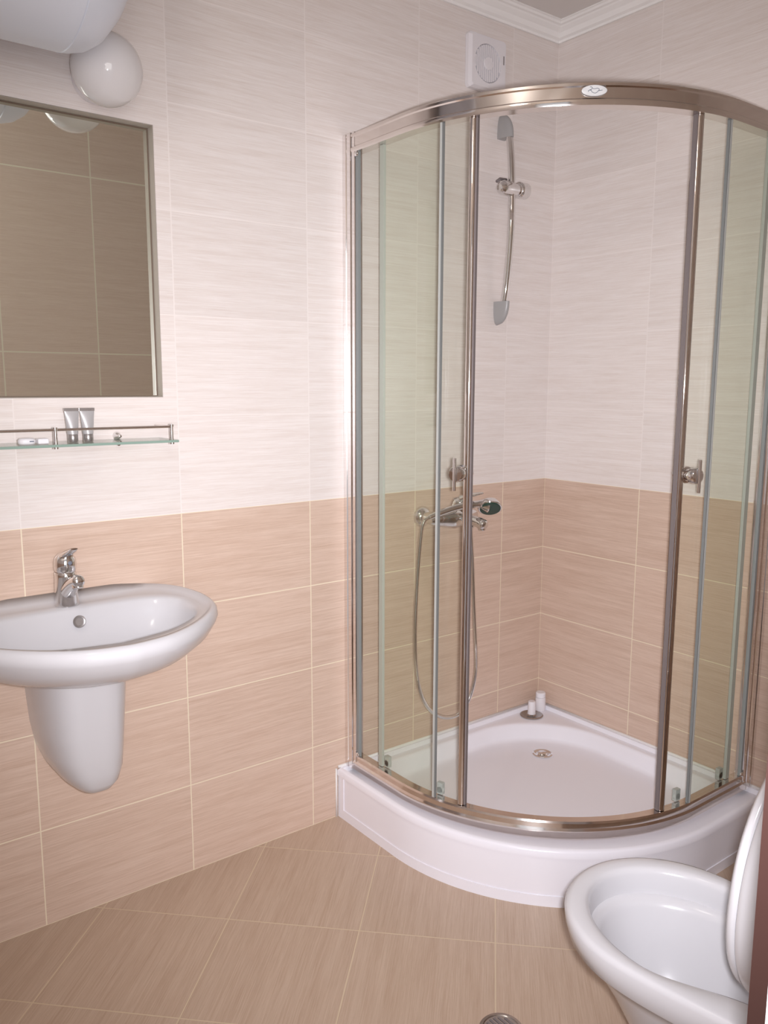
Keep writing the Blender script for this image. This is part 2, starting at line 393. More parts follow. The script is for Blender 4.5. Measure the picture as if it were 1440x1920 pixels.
# rebuild with swapped axes relative to the right wall
bm.free(); bm = bmesh.new(); loft(bm, [[(y, x-xo+yo, z) for x, y in sec] for z in (.1605, 2.012)])
from_bm('wall_profile', bm, frame_m, se, smooth=True, autos=25)
# grey vertical seals beside the profiles
bm = bmesh.new(); box(bm, xo+.004, xo+.014, -.0645, -.0542, .2085, 1.9598); from_bm('seal', bm, seal_m, se)
bm = bmesh.new(); box(bm, -.0625, -.0542, yo+.004, yo+.014, .2085, 1.9598); from_bm('seal', bm, seal_m, se)
# bright cap pieces at the rail ends
for nm, pts in (('corner_clip', [(xo+.0, -.062)]), ('corner_clip', [(-.062, yo+.0)])):
    for z in (.215, 1.953):
        bm = bmesh.new(); x, y = pts[0]; lathe(bm, [(0, 0), (.006, 0), (.008, .002), (.006, .006), (0, .007)], (x+.004, y+.0, z) if nm and y > -.1 else (x, y+.004, z), (-1, 0, 0) if y > -.1 else (0, -1, 0), 16)
        from_bm(nm, bm, chrome, se, smooth=True)
def pane(name, d, th0, th1, z0, z1, parent, edges=True):
    bm = bmesh.new(); A_ = epath(d, th0, th1); B_ = epath(d+.006, th0, th1)
    for P in (A_, B_):   # two glass faces only at the true thickness
        for i in range(len(P)-1):
            q = [bm.verts.new((*P[i], z0)), bm.verts.new((*P[i+1], z0)), bm.verts.new((*P[i+1], z1)), bm.verts.new((*P[i], z1))]
            bm.faces.new(q)
    bmesh.ops.remove_doubles(bm, verts=bm.verts, dist=1e-5)
    me = bpy.data.meshes.new(name); bmesh.ops.recalc_face_normals(bm, faces=bm.faces); bm.to_mesh(me); bm.free()
    return link(name, me, glass, parent, smooth=True)
def vstrip(name, d0, d1, th0, th1, z0, z1, m, parent):
    bm = bmesh.new(); A_ = epath(d0, th0, th1); B_ = epath(d1, th0, th1)
    loft(bm, [[(*A_[i], z0), (*A_[i], z1), (*B_[i], z1), (*B_[i], z0)] for i in range(len(A_))]); return from_bm(name, bm, m, parent)
fl = pane('fixed_pane', .006, -17.0, 14.1, .2085, 1.9598, se); vstrip('pane_seal', .0045, .0135, 13.35, 13.95, .2085, 1.9598, pale_seal, fl); vstrip('pane_edge', .005, .013, 13.96, 14.25, .2085, 1.9598, pane_edge_m, fl)
fr = pane('fixed_pane', .006, 86.6, 110.5, .2085, 1.9598, se); vstrip('pane_seal', .0045, .0135, 86.4, 87.0, .2085, 1.9598, pale_seal, fr); vstrip('pane_edge', .005, .013, 86.05, 86.35, .2085, 1.9598, pane_edge_m, fr)
def sliding_door(th_far, th_edge, th_handle, s):
    d = pane('sliding_door', .020, min(th_far, th_edge), max(th_far, th_edge), .2095, 1.9595, se)
    # chrome closing profile: outer chrome lip, dark magnetic strip on the opening side
    a, b_ = (th_edge-1.7, th_edge+.1) if s < 0 else (th_edge-.1, th_edge+1.7)
    bm = bmesh.new()
    mid = (a+b_)/2
    P = [ep(a+(b_-a)*(.5-.5*math.cos(PI*k/12)), .0145-.0065*math.sin(PI*k/12)) for k in range(13)] + [ep(b_, .031), ep(a, .031)]
    loft(bm, [[(x, y, z) for x, y in P] for z in (.2092, 1.9597)])
    from_bm('edge_profile', bm, dark_chrome, d, smooth=True, autos=20)
    c0, c1 = (b_, b_+.35) if s < 0 else (a-.35, a)
    vstrip('magnet_strip', .014, .026, c0, c1, .2092, 1.9597, slot_m, d)
    f0, f1 = (th_far-1.6, th_far) if s < 0 else (th_far, th_far+1.6)
    vstrip('edge_seal', .0193, .0267, f0, f1, .2095, 1.9595, pale_seal, d)
    # knob + bar handle
    bm = bmesh.new(); x, y = ep(th_handle, .020); t = math.radians(th_handle)
    n = Vector((-math.cos(t), -math.sin(t), 0)); p = Vector((x, y, 1.108))
    lathe(bm, [(0, -.020), (.016, -.020), (.019, -.016), (.019, -.006), (.016, -.0001)], p-n*.006, n, 28)
    lathe(bm, [(0, 0), (.0205, 0), (.021, .007), (.0165, .009), (.0165, .024), (.0205, .026), (.0205, .040), (.018, .044), (0, .045)], p+n*.0001, n, 28)
    q = p+n*.048; box_half = .041
    tube(bm, [q+Vector((0, 0, -box_half)), q+Vector((0, 0, box_half))], .0042, 12)
    from_bm('handle', bm, chrome, d, smooth=True, autos=40)
    for th in (th_far+(1.2 if s < 0 else -1.2), th_edge+(-8.2 if s < 0 else 8.4)):
        for z, h in ((.2095, .034),):
            bm = bmesh.new(); x, y = ep(th, .0195); t2 = math.radians(min(max(th, 0), 90)); nn = Vector((math.cos(t2), math.sin(t2), 0)); tt = Vector((-nn.y, nn.x, 0))
            c = Vector((x, y, z+h/2))+nn*.013
            lathe(bm, [(0, -.006), (.009, -.006), (.011, -.003), (.011, .003), (.009, .005), (0, .005)], c+Vector((0, 0, -.004)), nn, 20)
            P = [c+tt*a_*.009+nn*b2*.006 for a_, b2 in ((-1, -1), (1, -1), (1, 1), (-1, 1))]
            loft(bm, [[(v.x, v.y, z+.001) for v in P], [(v.x, v.y, z+h) for v in P]])
            from_bm('roller', bm, roller_m, d, smooth=True, autos=40)
    return d
sliding_door(-9.0, 22.6, 20.5, -1)
sliding_door(106.5, 76.2, 79.0, 1)
# oval badge on the top rail with its grey mark
th = 49.6; t = math.radians(th); n = Vector((-math.cos(t), -math.sin(t), 0)); tt = Vector((math.sin(t), -math.cos(t), 0)); bc = Vector((*ep(th, -.0012), 1.9895))
bm = bmesh.new(); E = [(tt*math.cos(k*2*PI/48)*.0285+Vector((0, 0, math.sin(k*2*PI/48)*.0118))) for k in range(48)]
def onrail(v, h):  # bend a tangential offset round the rail
    a = v.dot(tt)/ER; tb = t+a; return Vector((EC[0]-(ER+.0015+h)*math.cos(tb), EC[1]-(ER+.0015+h)*math.sin(tb), bc.z+v.z))
loft(bm, [[onrail(v, -.0002) for v in E], [onrail(v, .0012) for v in E], [onrail(v*.96, .0018) for v in E], [onrail(v*.5, .0018) for v in E]])
bd = from_bm('badge', bm, badge_m, se, smooth=True, autos=40); bd['label'] = 'white oval maker badge with a grey outline mark'
bm = bmesh.new()
def pen(pts, r=.0006):
    tube(bm, [onrail(tt*a*.0285+Vector((0, 0, b*.0118)), .0022) for a, b in spline([(a, b, 0) for a, b in pts], 5) and [(v.x, v.y) for v in spline([(a, b, 0) for a, b in pts], 5)]], r, 6)
pen([(-.36, .62), (-.22, .58), (-.20, .35), (-.30, .15), (-.48, -.05), (-.46, -.25)])
pen([(-.20, .35), (0, .26), (.22, .36), (.36, .22), (.34, 0)])
pen([(-.36, -.02), (-.26, .04), (-.24, -.18), (-.1, -.42), (.06, -.5), (.2, -.36), (.30, -.12), (.55, 0), (.62, .02)])
pen([(.34, 0), (.26, -.2), (.2, -.36)])
from_bm('mark', bm, ink_m, bd, smooth=True)

# ------------------------------------------------------------------ shower riser rail
BX = -.262
rr = root('riser_rail', (BX, 0, 1.55), 'bowed chrome riser rail on the tiles inside the shower', 'shower rail')
bar = spline([(BX, -.026, 1.575), (BX, -.040, 1.64), (BX, -.052, 1.75), (BX, -.057, 1.86), (BX, -.055, 1.97), (BX, -.047, 2.06), (BX, -.036, 2.125)], 8)
bm = bmesh.new(); tube(bm, bar, .0115, 20, hint=Vector((1, 0, 0))); from_bm('bar', bm, chrome, rr, smooth=True, autos=40)
def bracket(z, s):
    bm = bmesh.new(); loops = []
    for k in range(13):
        f = k/12; zz = z+s*(.075*f)
        dep = .050*math.sqrt(max(0, 1-f**2.2))+.004; wd = .0145*math.sqrt(max(0, 1-f**3.0))+.0015
        base = -.001
        lp_ = []
        for j in range(20):
            a = PI*j/19; lp_.append((BX+wd*math.cos(a), base-dep*math.sin(a)**.75, zz))
        loops.append(lp_)
    loft(bm, loops); return from_bm('end_bracket', bm, bracket_m, rr, smooth=True, autos=50)
bracket(2.105, 1); bracket(1.600, -1)
sl = bpy.data.objects.new  # slider that takes the hand shower
bm = bmesh.new(); z = 1.945; cy = -.058
lathe(bm, [(0, -.066), (.010, -.065), (.018, -.058), (.0225, -.046), (.0225, -.015), (.018, -.011), (.018, .018), (.021, .022), (.021, .030)], (BX+.0, cy, z), (1, .10, .05), 32)
lathe(bm, [(0, .028), (.022, .028), (.0255, .032), (.0255, .064), (.023, .068), (.014, .068), (.012, .056), (0, .055)], (BX, cy, z), (1, .10, .05), 32)
from_bm('slider', bm, chrome, rr, smooth=True, autos=35)
bm = bmesh.new(); tube(bm, [(BX-.060, cy+.010, z+.017), (BX-.044, cy+.012, z+.027), (BX-.014, cy+.014, z+.029)], .0045, 10); from_bm('slider_shade', bm, slot_m, rr, smooth=True)  # dark tube painting in the shadow along the slider's upper edge

# ------------------------------------------------------------------ shower mixer
MXx, MZz = -.505, .915
mx = root('shower_mixer', (MXx, 0, MZz), 'chrome single-lever shower mixer on the tan tiles behind the glass', 'mixer tap')
for sx in (-.072, .072):
    bm = bmesh.new(); lathe(bm, [(0, .001), (.034, .001), (.034, .006), (.024, .020), (.017, .024), (.017, .040), (.021, .042), (.021, .058), (0, .060)], (MXx+sx, 0, MZz), (0, -1, 0), 32)
    from_bm('wall_union', bm, chrome, mx, smooth=True, autos=40)
bm = bmesh.new(); lathe(bm, [(0, -.100), (.014, -.098), (.019, -.090), (.0275, -.05), (.034, -.022), (.038, 0), (.034, .022), (.0275, .05), (.022, .090), (.014, .098), (0, .100)], (MXx, -.068, MZz), (1, 0, 0), 32)
lathe(bm, [(0, -.02), (.026, -.015), (.028, .012), (.0275, .030), (.026, .034), (.0265, .037), (.023, .046), (.012, .052), (0, .053)], (MXx+.02, -.070, MZz+.010), (0, -.25, 1), 32)
from_bm('body', bm, chrome, mx, smooth=True, autos=40)
bm = bmesh.new(); pts = spline([(MXx+.03, -.085, MZz-.004), (MXx+.03, -.13, MZz-.006), (MXx+.03, -.165, MZz-.010), (MXx+.03, -.186, MZz-.018)], 6)
tube(bm, pts, [.016]*(len(pts)-6)+[.0165, .017, .0172, .016, .013, .006], 20)
lathe(bm, [(0, 0), (.011, 0), (.011, .016), (.009, .018), (0, .018)], (MXx+.03, -.172, MZz-.014), (0, 0, -1), 20)
from_bm('spout', bm, chrome, mx, smooth=True, autos=40)
bm = bmesh.new()
pts = spline([(MXx+.02, -.085, MZz+.058), (MXx+.022, -.115, MZz+.070), (MXx+.024, -.150, MZz+.080), (MXx+.025, -.178, MZz+.086)], 5)
tube(bm, pts, [.012, .011, .010, .009, .008, .0075, .007, .0065, .006, .0055, .005, .0045, .004, .0035, .003, .002], 14)
from_bm('lever', bm, chrome, mx, smooth=True)
bm = bmesh.new(); lathe(bm, [(0, 0), (.011, 0), (.011, .022), (.009, .026), (0, .026)], (MXx+.072, -.078, MZz-.014), (0, 0, -1), 20)
from_bm('hose_outlet', bm, chrome, mx, smooth=True, autos=40)
# hand shower lying in the mixer's cradle
hs = root('hand_shower', (MXx, -.12, .955), 'chrome hand shower with dark green face resting on the mixer', 'shower head')
bm = bmesh.new(); pts = spline([(-.628, -.095, .928), (-.590, -.110, .942), (-.530, -.128, .957), (-.470, -.145, .962), (-.440, -.160, .958)], 6)
tube(bm, pts, [.0085]*5+[.010]*8+[.0115]*6+[.013, .015, .018, .020, .022, .024], 18)
from_bm('shower_handle', bm, chrome, hs, smooth=True)
hc = Vector((-.434, -.163, .951)); ha = Vector((-.45, -.60, -.85)).normalized()
bm = bmesh.new(); lathe(bm, [(0, -.030), (.014, -.028), (.028, -.018), (.036, -.004), (.038, .002), (.036, .005), (0, .005)], hc, ha, 32)
from_bm('head_shell', bm, chrome, hs, smooth=True, autos=45)
bm = bmesh.new(); lathe(bm, [(0, .0052), (.033, .0052), (.032, .008), (0, .010)], hc, ha, 32); from_bm('spray_face', bm, green_m, hs, smooth=True, autos=45)
# hose
hp = [(-.628, -.095, .928), (-.645, -.092, .915), (-.652, -.088, .880), (-.660, -.082, .746), (-.666, -.080, .577), (-.661, -.080, .455), (-.640, -.080, .362), (-.598, -.080, .295), (-.535, -.080, .256), (-.473, -.080, .254), (-.430, -.080, .294), (-.405, -.080, .363), (-.402, -.080, .437), (-.414, -.080, .586), (-.425, -.080, .749), (-.433, -.078, .855), (-.433, -.078, .878)]
P = spline(hp, 14)
# resample evenly so the metal rings are regular
L_ = [0]
for a, b in zip(P, P[1:]): L_.append(L_[-1]+(b-a).length)
def at(s):
    for i in range(len(L_)-1):
        if L_[i+1] >= s: return P[i].lerp(P[i+1], (s-L_[i])/max(1e-9, L_[i+1]-L_[i]))
    return P[-1]
nr = int(L_[-1]/.0022); pts = [at(L_[-1]*k/nr) for k in range(nr+1)]
bm = bmesh.new(); tube(bm, pts, [.0072 if k % 2 else .0058 for k in range(nr+1)], 10)
ho = from_bm('shower_hose', bm, chrome, None, smooth=True); tag(ho, 'long looped ribbed metal shower hose hanging from the shower mixer', 'hose')

# ------------------------------------------------------------------ small bottles on the tray ledge
bo = root('shampoo_bottle', (-.036, -.046, .148), 'small white cylindrical bottle standing in the back corner of the tray', 'bottle')
bm = bmesh.new(); lathe(bm, [(0, .0), (.018, .0), (.019, .004), (.019, .046), (.018, .050), (0, .051)], (-.036, -.046, .148), (0, 0, 1), 28); from_bm('bottle_body', bm, plastic, bo, smooth=True, autos=40)
bm = bmesh.new(); lathe(bm, [(0, .051), (.0178, .051), (.0178, .066), (.0155, .0685), (0, .0685)], (-.036, -.046, .148), (0, 0, 1), 28); from_bm('bottle_cap', bm, paper_m, bo, smooth=True, autos=40)
dk = root('drain_insert', (-.100, -.062, .148), 'round chrome drain insert with white upright stem on the tray ledge', 'drain insert')
bm = bmesh.new(); lathe(bm, [(0, .001), (.041, .001), (.042, .004), (.038, .006), (.032, .004), (.018, .004), (.014, .008), (0, .008)], (-.100, -.062, .147), (0, 0, 1), 36); from_bm('dish', bm, steel_m, dk, smooth=True, autos=35)
bm = bmesh.new(); lathe(bm, [(0, .008), (.0150, .008), (.0140, .014), (.0132, .052), (.0118, .055), (0, .055)], (-.100, -.062, .147), (0, 0, 1), 24); from_bm('stem', bm, plastic, dk, smooth=True, autos=40)

# ------------------------------------------------------------------ wash basin
SX = -1.700; NS = 128
half = [(0, 0), (.10, 0), (.200, 0), (.240, -.025), (.268, -.075), (.282, -.14), (.284, -.205), (.268, -.285), (.222, -.358), (.155, -.424), (.08, -.468), (0, -.484)]
def sym(h, k=8):
    sp = [(v.x, v.y) for v in spline([(a, b, 0) for a, b in h], k)]
    return sp + [(-x, y) for x, y in sp[::-1][1:-1]]
RIM = sym(half)
half_b = [(0, -.088), (.12, -.090), (.195, -.105), (.232, -.150), (.236, -.205), (.222, -.265), (.180, -.325), (.110, -.375), (0, -.402)]
BAS = sym(half_b)
SC = (0, -.23)
def sl_(poly, z, sx=1., sy=1., cy=0., lift=0.):
    q = polar(poly, SC, NS, .01); out = []
    for x, y in q:
        yy = cy+(y-cy)*sy
        out.append((SX+x*sx, min(yy, -.001), z+lift*max(0, 1-max(0, -.03-y)/.03)*max(0, 1-max(0, abs(x)-.13)/.09)))
    return out
wb = root('wash_basin', (SX, 0, .66), 'white oval ceramic wash basin hung on the tan tiled wall', 'sink')
bm = bmesh.new()
loops = [sl_(RIM, .703, .42, .45), sl_(RIM, .708, .58, .62), sl_(RIM, .724, .74, .78), sl_(RIM, .746, .865, .885), sl_(RIM, .771, .945, .952), sl_(RIM, .796, .988, .988), sl_(RIM, .808, 1.0, 1.0),
         sl_(RIM, .822, .995, .995, 0, .008), sl_(RIM, .829, .980, .980, -.0, .010), sl_(RIM, .830, .960, .955, -.02, .010), sl_(RIM, .822, .935, .915, -.20, 0)]
a = sl_(RIM, .818, .93, .90, -.20); b = sl_(BAS, .817, 1.03, 1.03, -.235)
loops += [[tuple(a[i][j]*.5+b[i][j]*.5 for j in range(3)) for i in range(NS)], b, sl_(BAS, .811, 1, 1, -.235), sl_(BAS, .79, .965, .95, -.235), sl_(BAS, .75, .90, .86, -.235), sl_(BAS, .728, .76, .70, -.235), sl_(BAS, .714, .52, .48, -.235), sl_(BAS, .711, .25, .25, -.235), sl_(BAS, .710, .08, .08, -.235)]
loft(bm, loops); from_bm('bowl', bm, ceramic, wb, smooth=True)
bm = bmesh.new(); lathe(bm, [(0, .0), (.0135, 0), (.0145, .003), (.0125, .005), (.0095, .0045), (.009, .002), (0, .002)], (-1.6935, -.1065, .789), (0, -1, .25), 28)
of = from_bm('overflow_ring', bm, silver_plastic, wb, smooth=True, autos=40)
bm = bmesh.new(); lathe(bm, [(0, 0), (.021, 0), (.022, .003), (.016, .004), (0, .003)], (SX, -.235, .7105), (0, 0, 1), 28); from_bm('waste', bm, chrome, wb, smooth=True, autos=40)
# half pedestal
PX = -1.693
hp_ = root('half_pedestal', (PX, 0, .5), 'white ceramic half pedestal tapering to a point under the basin', 'sink pedestal')
def psec(z, a, d):
    px = PX+.014*max(0, min(1, (.50-z)/.1))
    return [(px+a*math.copysign(abs(math.cos(t))**.62, math.cos(t)), -.001-d*math.sin(t)**.72, z) for t in (PI*k/48 for k in range(49))]
bm = bmesh.new()
loft(bm, [psec(.374, .012, .110), psec(.378, .030, .135), psec(.388, .048, .155), psec(.405, .064, .168), psec(.435, .079, .177), psec(.48, .090, .184), psec(.54, .097, .190), psec(.61, .102, .196), psec(.66, .104, .200), psec(.7015, .105, .204)])
from_bm('cover', bm, ceramic, hp_, smooth=True, autos=60)
# basin tap
FX, FY = -1.702, -.050
ft = root('basin_tap', (FX, FY, .82), 'chrome single-lever tap standing on the back ledge of the basin', 'tap')
bm = bmesh.new()
lathe(bm, [(0, 0), (.0275, 0), (.0280, .003), (.0268, .012), (.0255, .04), (.0245, .070), (.0250, .077), (.023, .080), (0, .081)], (FX, FY, .8180), (0, .0, 1), 36)
pts = spline([(FX, FY-.008, .850), (FX+.001, FY-.040, .872), (FX+.002, FY-.072, .888), (FX+.002, FY-.096, .893)], 6)
tube(bm, pts, [.019-.0003*k for k in range(len(pts)-4)]+[.0145, .0140, .012, .006], 22)
lathe(bm, [(0, 0), (.0125, 0), (.013, .004), (.0125, .014), (.010, .015), (0, .015)], (FX+.002, FY-.080, .888), (0, -.35, -1), 24)
from_bm('tap_body', bm, chrome, ft, smooth=True, autos=45)
bm = bmesh.new(); lathe(bm, [(0, 0), (.0235, 0), (.0252, .004), (.0255, .018), (.023, .031), (.016, .039), (.006, .042), (0, .0425)], (FX, FY, .9010), (0, -.12, 1), 32)
L0 = spline([(FX, FY-.002, .930), (FX+.001, FY-.028, .944), (FX+.003, FY-.050, .954), (FX+.004, FY-.064, .961)], 6)
loops = []
for i, p in enumerate(L0):
    f = i/(len(L0)-1); wd = .018*(1-f*.55); th_ = .011*(1-f*.82)
    loops.append([(p.x+wd*math.cos(q), p.y, p.z+th_*math.sin(q)) for q in (2*PI*k/20 for k in range(20))])
loft(bm, loops); from_bm('tap_lever', bm, chrome, ft, smooth=True, autos=45)
bm = bmesh.new(); lathe(bm, [(0, 0), (.0045, 0), (.005, .001), (.003, .0015), (0, .0015)], (FX+.004, FY-.0265, .922), (.12, -1, .0), 20); dot = from_bm('index_dot', bm, ink_m, ft, smooth=True)

# ------------------------------------------------------------------ glass shelf and what stands on it
SZ = 1.1985; SX0, SX1, SD = -2.0, -1.442, .122
gs = root('glass_shelf', (-1.72, 0, SZ), 'green-edged glass shelf with slim chrome gallery rail under the mirror', 'shelf')
bm = bmesh.new(); box(bm, SX0, SX1, -SD, -.004, SZ-.006, SZ); pl = from_bm('shelf_plate', bm, shelf_glass, gs)
bm = bmesh.new(); box(bm, SX0, SX1, -SD-.0008, -SD-.0001, SZ-.0058, SZ-.0002); box(bm, SX1+.0001, SX1+.0008, -SD, -.004, SZ-.0058, SZ-.0002); from_bm('plate_edge', bm, edge_glass, pl)
bm = bmesh.new(); tube(bm, [(SX0+.012, -.112, SZ+.0315), (-1.455, -.112, SZ+.0315)], .0030, 12)
for x in (SX0+.012, -1.455): tube(bm, [(x, -.112, SZ+.0315), (x, -.012, SZ+.0315)], .0024, 10)
from_bm('gallery_rail', bm, rail_m, gs, smooth=True, autos=40)
for x in (SX0+.012, -1.724, -1.455):
    bm = bmesh.new(); lathe(bm, [(0, -.010), (.006, -.010), (.006, -.0062), (.0042, -.006), (.0042, .030), (.0055, .031), (.0055, .037), (0, .038)], (x, -.112, SZ), (0, 0, 1), 20); from_bm('post', bm, chrome, gs, smooth=True, autos=40)
for x in (-1.549, -1.889):
    bm = bmesh.new(); lathe(bm, [(0, .0005), (.010, .0005), (.010, .004), (.007, .010), (.006, .018), (.003, .028), (0, .029)], (x, 0, SZ+.0075), (0, -1, 0), 24)
    lathe(bm, [(0, .0005), (.005, .0005), (.005, .014), (0, .016)], (x, 0, SZ-.0115), (0, -1, 0), 20); from_bm('wall_clamp', bm, chrome, gs, smooth=True, autos=40)
def cosmetic_tube(x, y, label):
    t_ = root('cosmetic_tube', (x, y, SZ), label, 'cosmetic tube', 'silver cosmetic tubes on the glass shelf')
    bm = bmesh.new(); lathe(bm, [(0, .0005), (.0105, .0005), (.0115, .002), (.0115, .017), (.0105, .0185), (0, .0185)], (x, y, SZ), (0, 0, 1), 28); from_bm('tube_cap', bm, silver_plastic, t_, smooth=True, autos=40)
    bm = bmesh.new(); loops = []
    for k in range(11):
        f = k/10; a_ = .0118+(.0165-.0118)*f; b_ = .0118*(1-f)**.8+.0009
        loops.append([(x+a_*math.cos(q), y+b_*math.sin(q), SZ+.0186+.052*f) for q in (2*PI*j/28 for j in range(28))])
    loft(bm, loops); from_bm('tube_body', bm, tube_m, t_, smooth=True, autos=50)
    bm = bmesh.new(); box(bm, x-.0172, x+.0172, y-.0012, y+.0012, SZ+.0707, SZ+.0775); from_bm('crimp', bm, silver_plastic, t_)
cosmetic_tube(-1.6735, -.068, 'silver cosmetic tube standing on the glass shelf, nearer the middle post')
cosmetic_tube(-1.6395, -.070, 'silver cosmetic tube standing on the glass shelf, farther from the middle post')
bm = bmesh.new(); loft(bm, [[(-1.777+.0185*math.copysign(abs(math.cos(q))**.7, math.cos(q))*s, -.082+.014*math.sin(q)*s, z) for q in (2*PI*j/32 for j in range(32))] for s, z in ((.85, SZ+.0004), (1, SZ+.004), (1, SZ+.010), (.8, SZ+.0135), (.3, SZ+.0145))])
so = root('wrapped_soap', (-1.777, -.082, SZ), 'small white wrapped soap with dark mark on the glass shelf', 'soap')
from_bm('wrapper', bm, paper_m, so, smooth=True)
bm = bmesh.new(); box(bm, -1.7745, -1.7655, -.0965, -.0955, SZ+.006, SZ+.0085); from_bm('mark', bm, ink_m, so)
bm = bmesh.new(); box(bm, -1.756, -1.7325, -.094, -.070, SZ+.0004, SZ+.0125); tag(from_bm('soap_packet', bm, paper_m, bevel=.003), 'small plain white packet on the glass shelf beside the middle post', 'soap')

# ------------------------------------------------------------------ boiler, globe lamp, fan
by, bz, br = -.255, 2.195, .220
wh = root('water_heater', (-1.95, by, bz), 'white horizontal water heater hung high over the mirror', 'water heater')
bm = bmesh.new(); lathe(bm, [(0, 0), (.10, 0), (br, .0), (br, .60), (br, .60)], (-2.30, by, bz), (1, 0, 0), 96); from_bm('tank', bm, enamel, wh, smooth=True, autos=30)
bm = bmesh.new(); lathe(bm, [(br-.0015, .600), (br-.0015, .6015), (br+.0005, .603), (br-.002, .620), (br-.009, .645), (br-.025, .668), (br-.055, .690), (br-.10, .706), (.06, .714), (0, .716)], (-2.30, by, bz), (1, 0, 0), 96); from_bm('end_cap', bm, enamel, wh, smooth=True, autos=60)
for x in (-2.12, -1.86):
    bm = bmesh.new(); box(bm, x-.02, x+.02, -.07, -.001, bz-.02, bz+.10); from_bm('wall_bracket', bm, plastic, wh)
gl = root('globe_lamp', (-1.570, 0, 2.0), 'white opal globe wall lamp beside the water heater', 'lamp')
bm = bmesh.new(); bmesh.ops.create_uvsphere(bm, u_segments=48, v_segments=32, radius=.0760, matrix=Matrix.Translation((-1.564, -.090, 2.010))); from_bm('globe_shade', bm, opal, gl, smooth=True)
bm = bmesh.new(); lathe(bm, [(0, .0005), (.050, .0005), (.050, .020), (.042, .026), (0, .026)], (-1.564, 0, 2.010), (0, -1, 0), 36); from_bm('wall_base', bm, plastic, gl, smooth=True, autos=40)

vf = root('extractor_fan', (-.345, 0, 2.31), 'square white extractor fan high on the tiles by the cornice', 'fan')
fx0, fx1, fz0, fz1 = -.421, -.268, 2.232, 2.390; fcx, fcz, fr_ = -.349, 2.308, .056
bm = bmesh.new(); n = 64
def sqp(t): # square outline point by angle
    c_, s_ = math.cos(t), math.sin(t); k = 1/max(abs(c_), abs(s_)); return ((fx0+fx1)/2+c_*k*(fx1-fx0)/2, (fz0+fz1)/2+s_*k*(fz1-fz0)/2)
angs = [2*PI*(k+.5)/n for k in range(n)]
sq = [sqp(t) for t in angs]; ci = [(fcx+fr_*math.cos(t), fcz+fr_*math.sin(t)) for t in angs]; ci2 = [(fcx+(fr_-.002)*math.cos(t), fcz+(fr_-.002)*math.sin(t)) for t in angs]
def mixp(a_, b_, f): return [(p[0]*(1-f)+q[0]*f, p[1]*(1-f)+q[1]*f) for p, q in zip(a_, b_)]
cen = ((fx0+fx1)/2, (fz0+fz1)/2); sqi = [(cen[0]+(x-cen[0])*.93, cen[1]+(z_-cen[1])*.93) for x, z_ in sq]
loft(bm, [[(x, -.001, z_) for x, z_ in sq], [(x, -.014, z_) for x, z_ in sq], [(x, -.026, z_) for x, z_ in sqi], [(x, -.026, z_) for x, z_ in ci], [(x, -.016, z_) for x, z_ in ci2]])
from_bm('fan_cover', bm, plastic, vf)
bm = bmesh.new(); lathe(bm, [(0, 0), (fr_-.0025, 0), (fr_-.0025, .001), (0, .001)], (fcx, -.0162, fcz), (0, -1, 0), 40); from_bm('fan_opening', bm, slot_m, vf)
bm = bmesh.new()
for k in range(-6, 7):
    x = fcx+k*.0084; hh = math.sqrt(max(0, (fr_-.003)**2-(k*.0084)**2))
    if hh > .008: box(bm, x-.0027, x+.0027, -.025, -.0175, fcz-hh, fcz+hh)
lathe(bm, [(0, .0), (.019, 0), (.018, .003), (0, .004)], (fcx+.002, -.0251, fcz), (0, -1, 0), 32)
from_bm('fan_grille', bm, plastic, vf)
bm = bmesh.new(); box(bm, fx1-.0155, fx1-.0125, -.0272, -.026, 2.318, 2.343); from_bm('indicator', bm, slot_m, vf)

# ------------------------------------------------------------------ toilet
TX = -1.035; NQ = 96
def egg(w, yf, yb, wb):
    """half width w at its widest, front tip yf, back yb with half width wb"""
    ymid = yf-.19; P = []
    for k in range(0, 25):
        t = PI/2*k/24; P.append((w*math.sin(t), ymid+(yf-ymid)*math.cos(t)))
    for k in range(1, 13):
        f = k/12; P.append((w+(wb-w)*(f*f*(3-2*f)), ymid+(yb-ymid)*f))
    P = P + [(0, yb)]
    return P + [(-x, y) for x, y in P[::-1][1:-1]]
def tl(poly, z, c=(0, -1.26)): return [(TX+x, y, z) for x, y in polar(poly, c, NQ, .02)]
to = root('toilet', (TX, -1.3, 0), 'white close-coupled toilet with raised lid beside the doorway', 'toilet')
bm = bmesh.new()
loft(bm, [tl(egg(.105, -1.20, -1.60, .11), .0005), tl(egg(.105, -1.20, -1.60, .11), .02), tl(egg(.100, -1.205, -1.58, .10), .10), tl(egg(.112, -1.185, -1.56, .105), .19), tl(egg(.136, -1.138, -1.54, .115), .27),
          tl(egg(.158, -1.098, -1.53, .125), .325), tl(egg(.167, -1.082, -1.525, .135), .343), tl(egg(.1715, -1.075, -1.525, .14), .3455), tl(egg(.178, -1.063, -1.525, .145), .352), tl(egg(.182, -1.056, -1.525, .15), .375), tl(egg(.183, -1.054, -1.525, .15), .392), tl(egg(.180, -1.058, -1.522, .148), .400), tl(egg(.174, -1.066, -1.515, .142), .403),
          tl(egg(.158, -1.086, -1.475, .095), .4025), tl(egg(.152, -1.093, -1.47, .088), .399), tl(egg(.149, -1.097, -1.465, .085), .390), tl(egg(.148, -1.099, -1.462, .084), .352), tl(egg(.139, -1.110, -1.458, .080), .3495), tl(egg(.134, -1.118, -1.45, .075), .335), tl(egg(.115, -1.140, -1.43, .06), .27), tl(egg(.085, -1.175, -1.40, .05), .21), tl(egg(.05, -1.22, -1.36, .04), .17), tl(egg(.02, -1.24, -1.31, .015), .165)])
from_bm('toilet_bowl', bm, ceramic, to, smooth=True, autos=60)
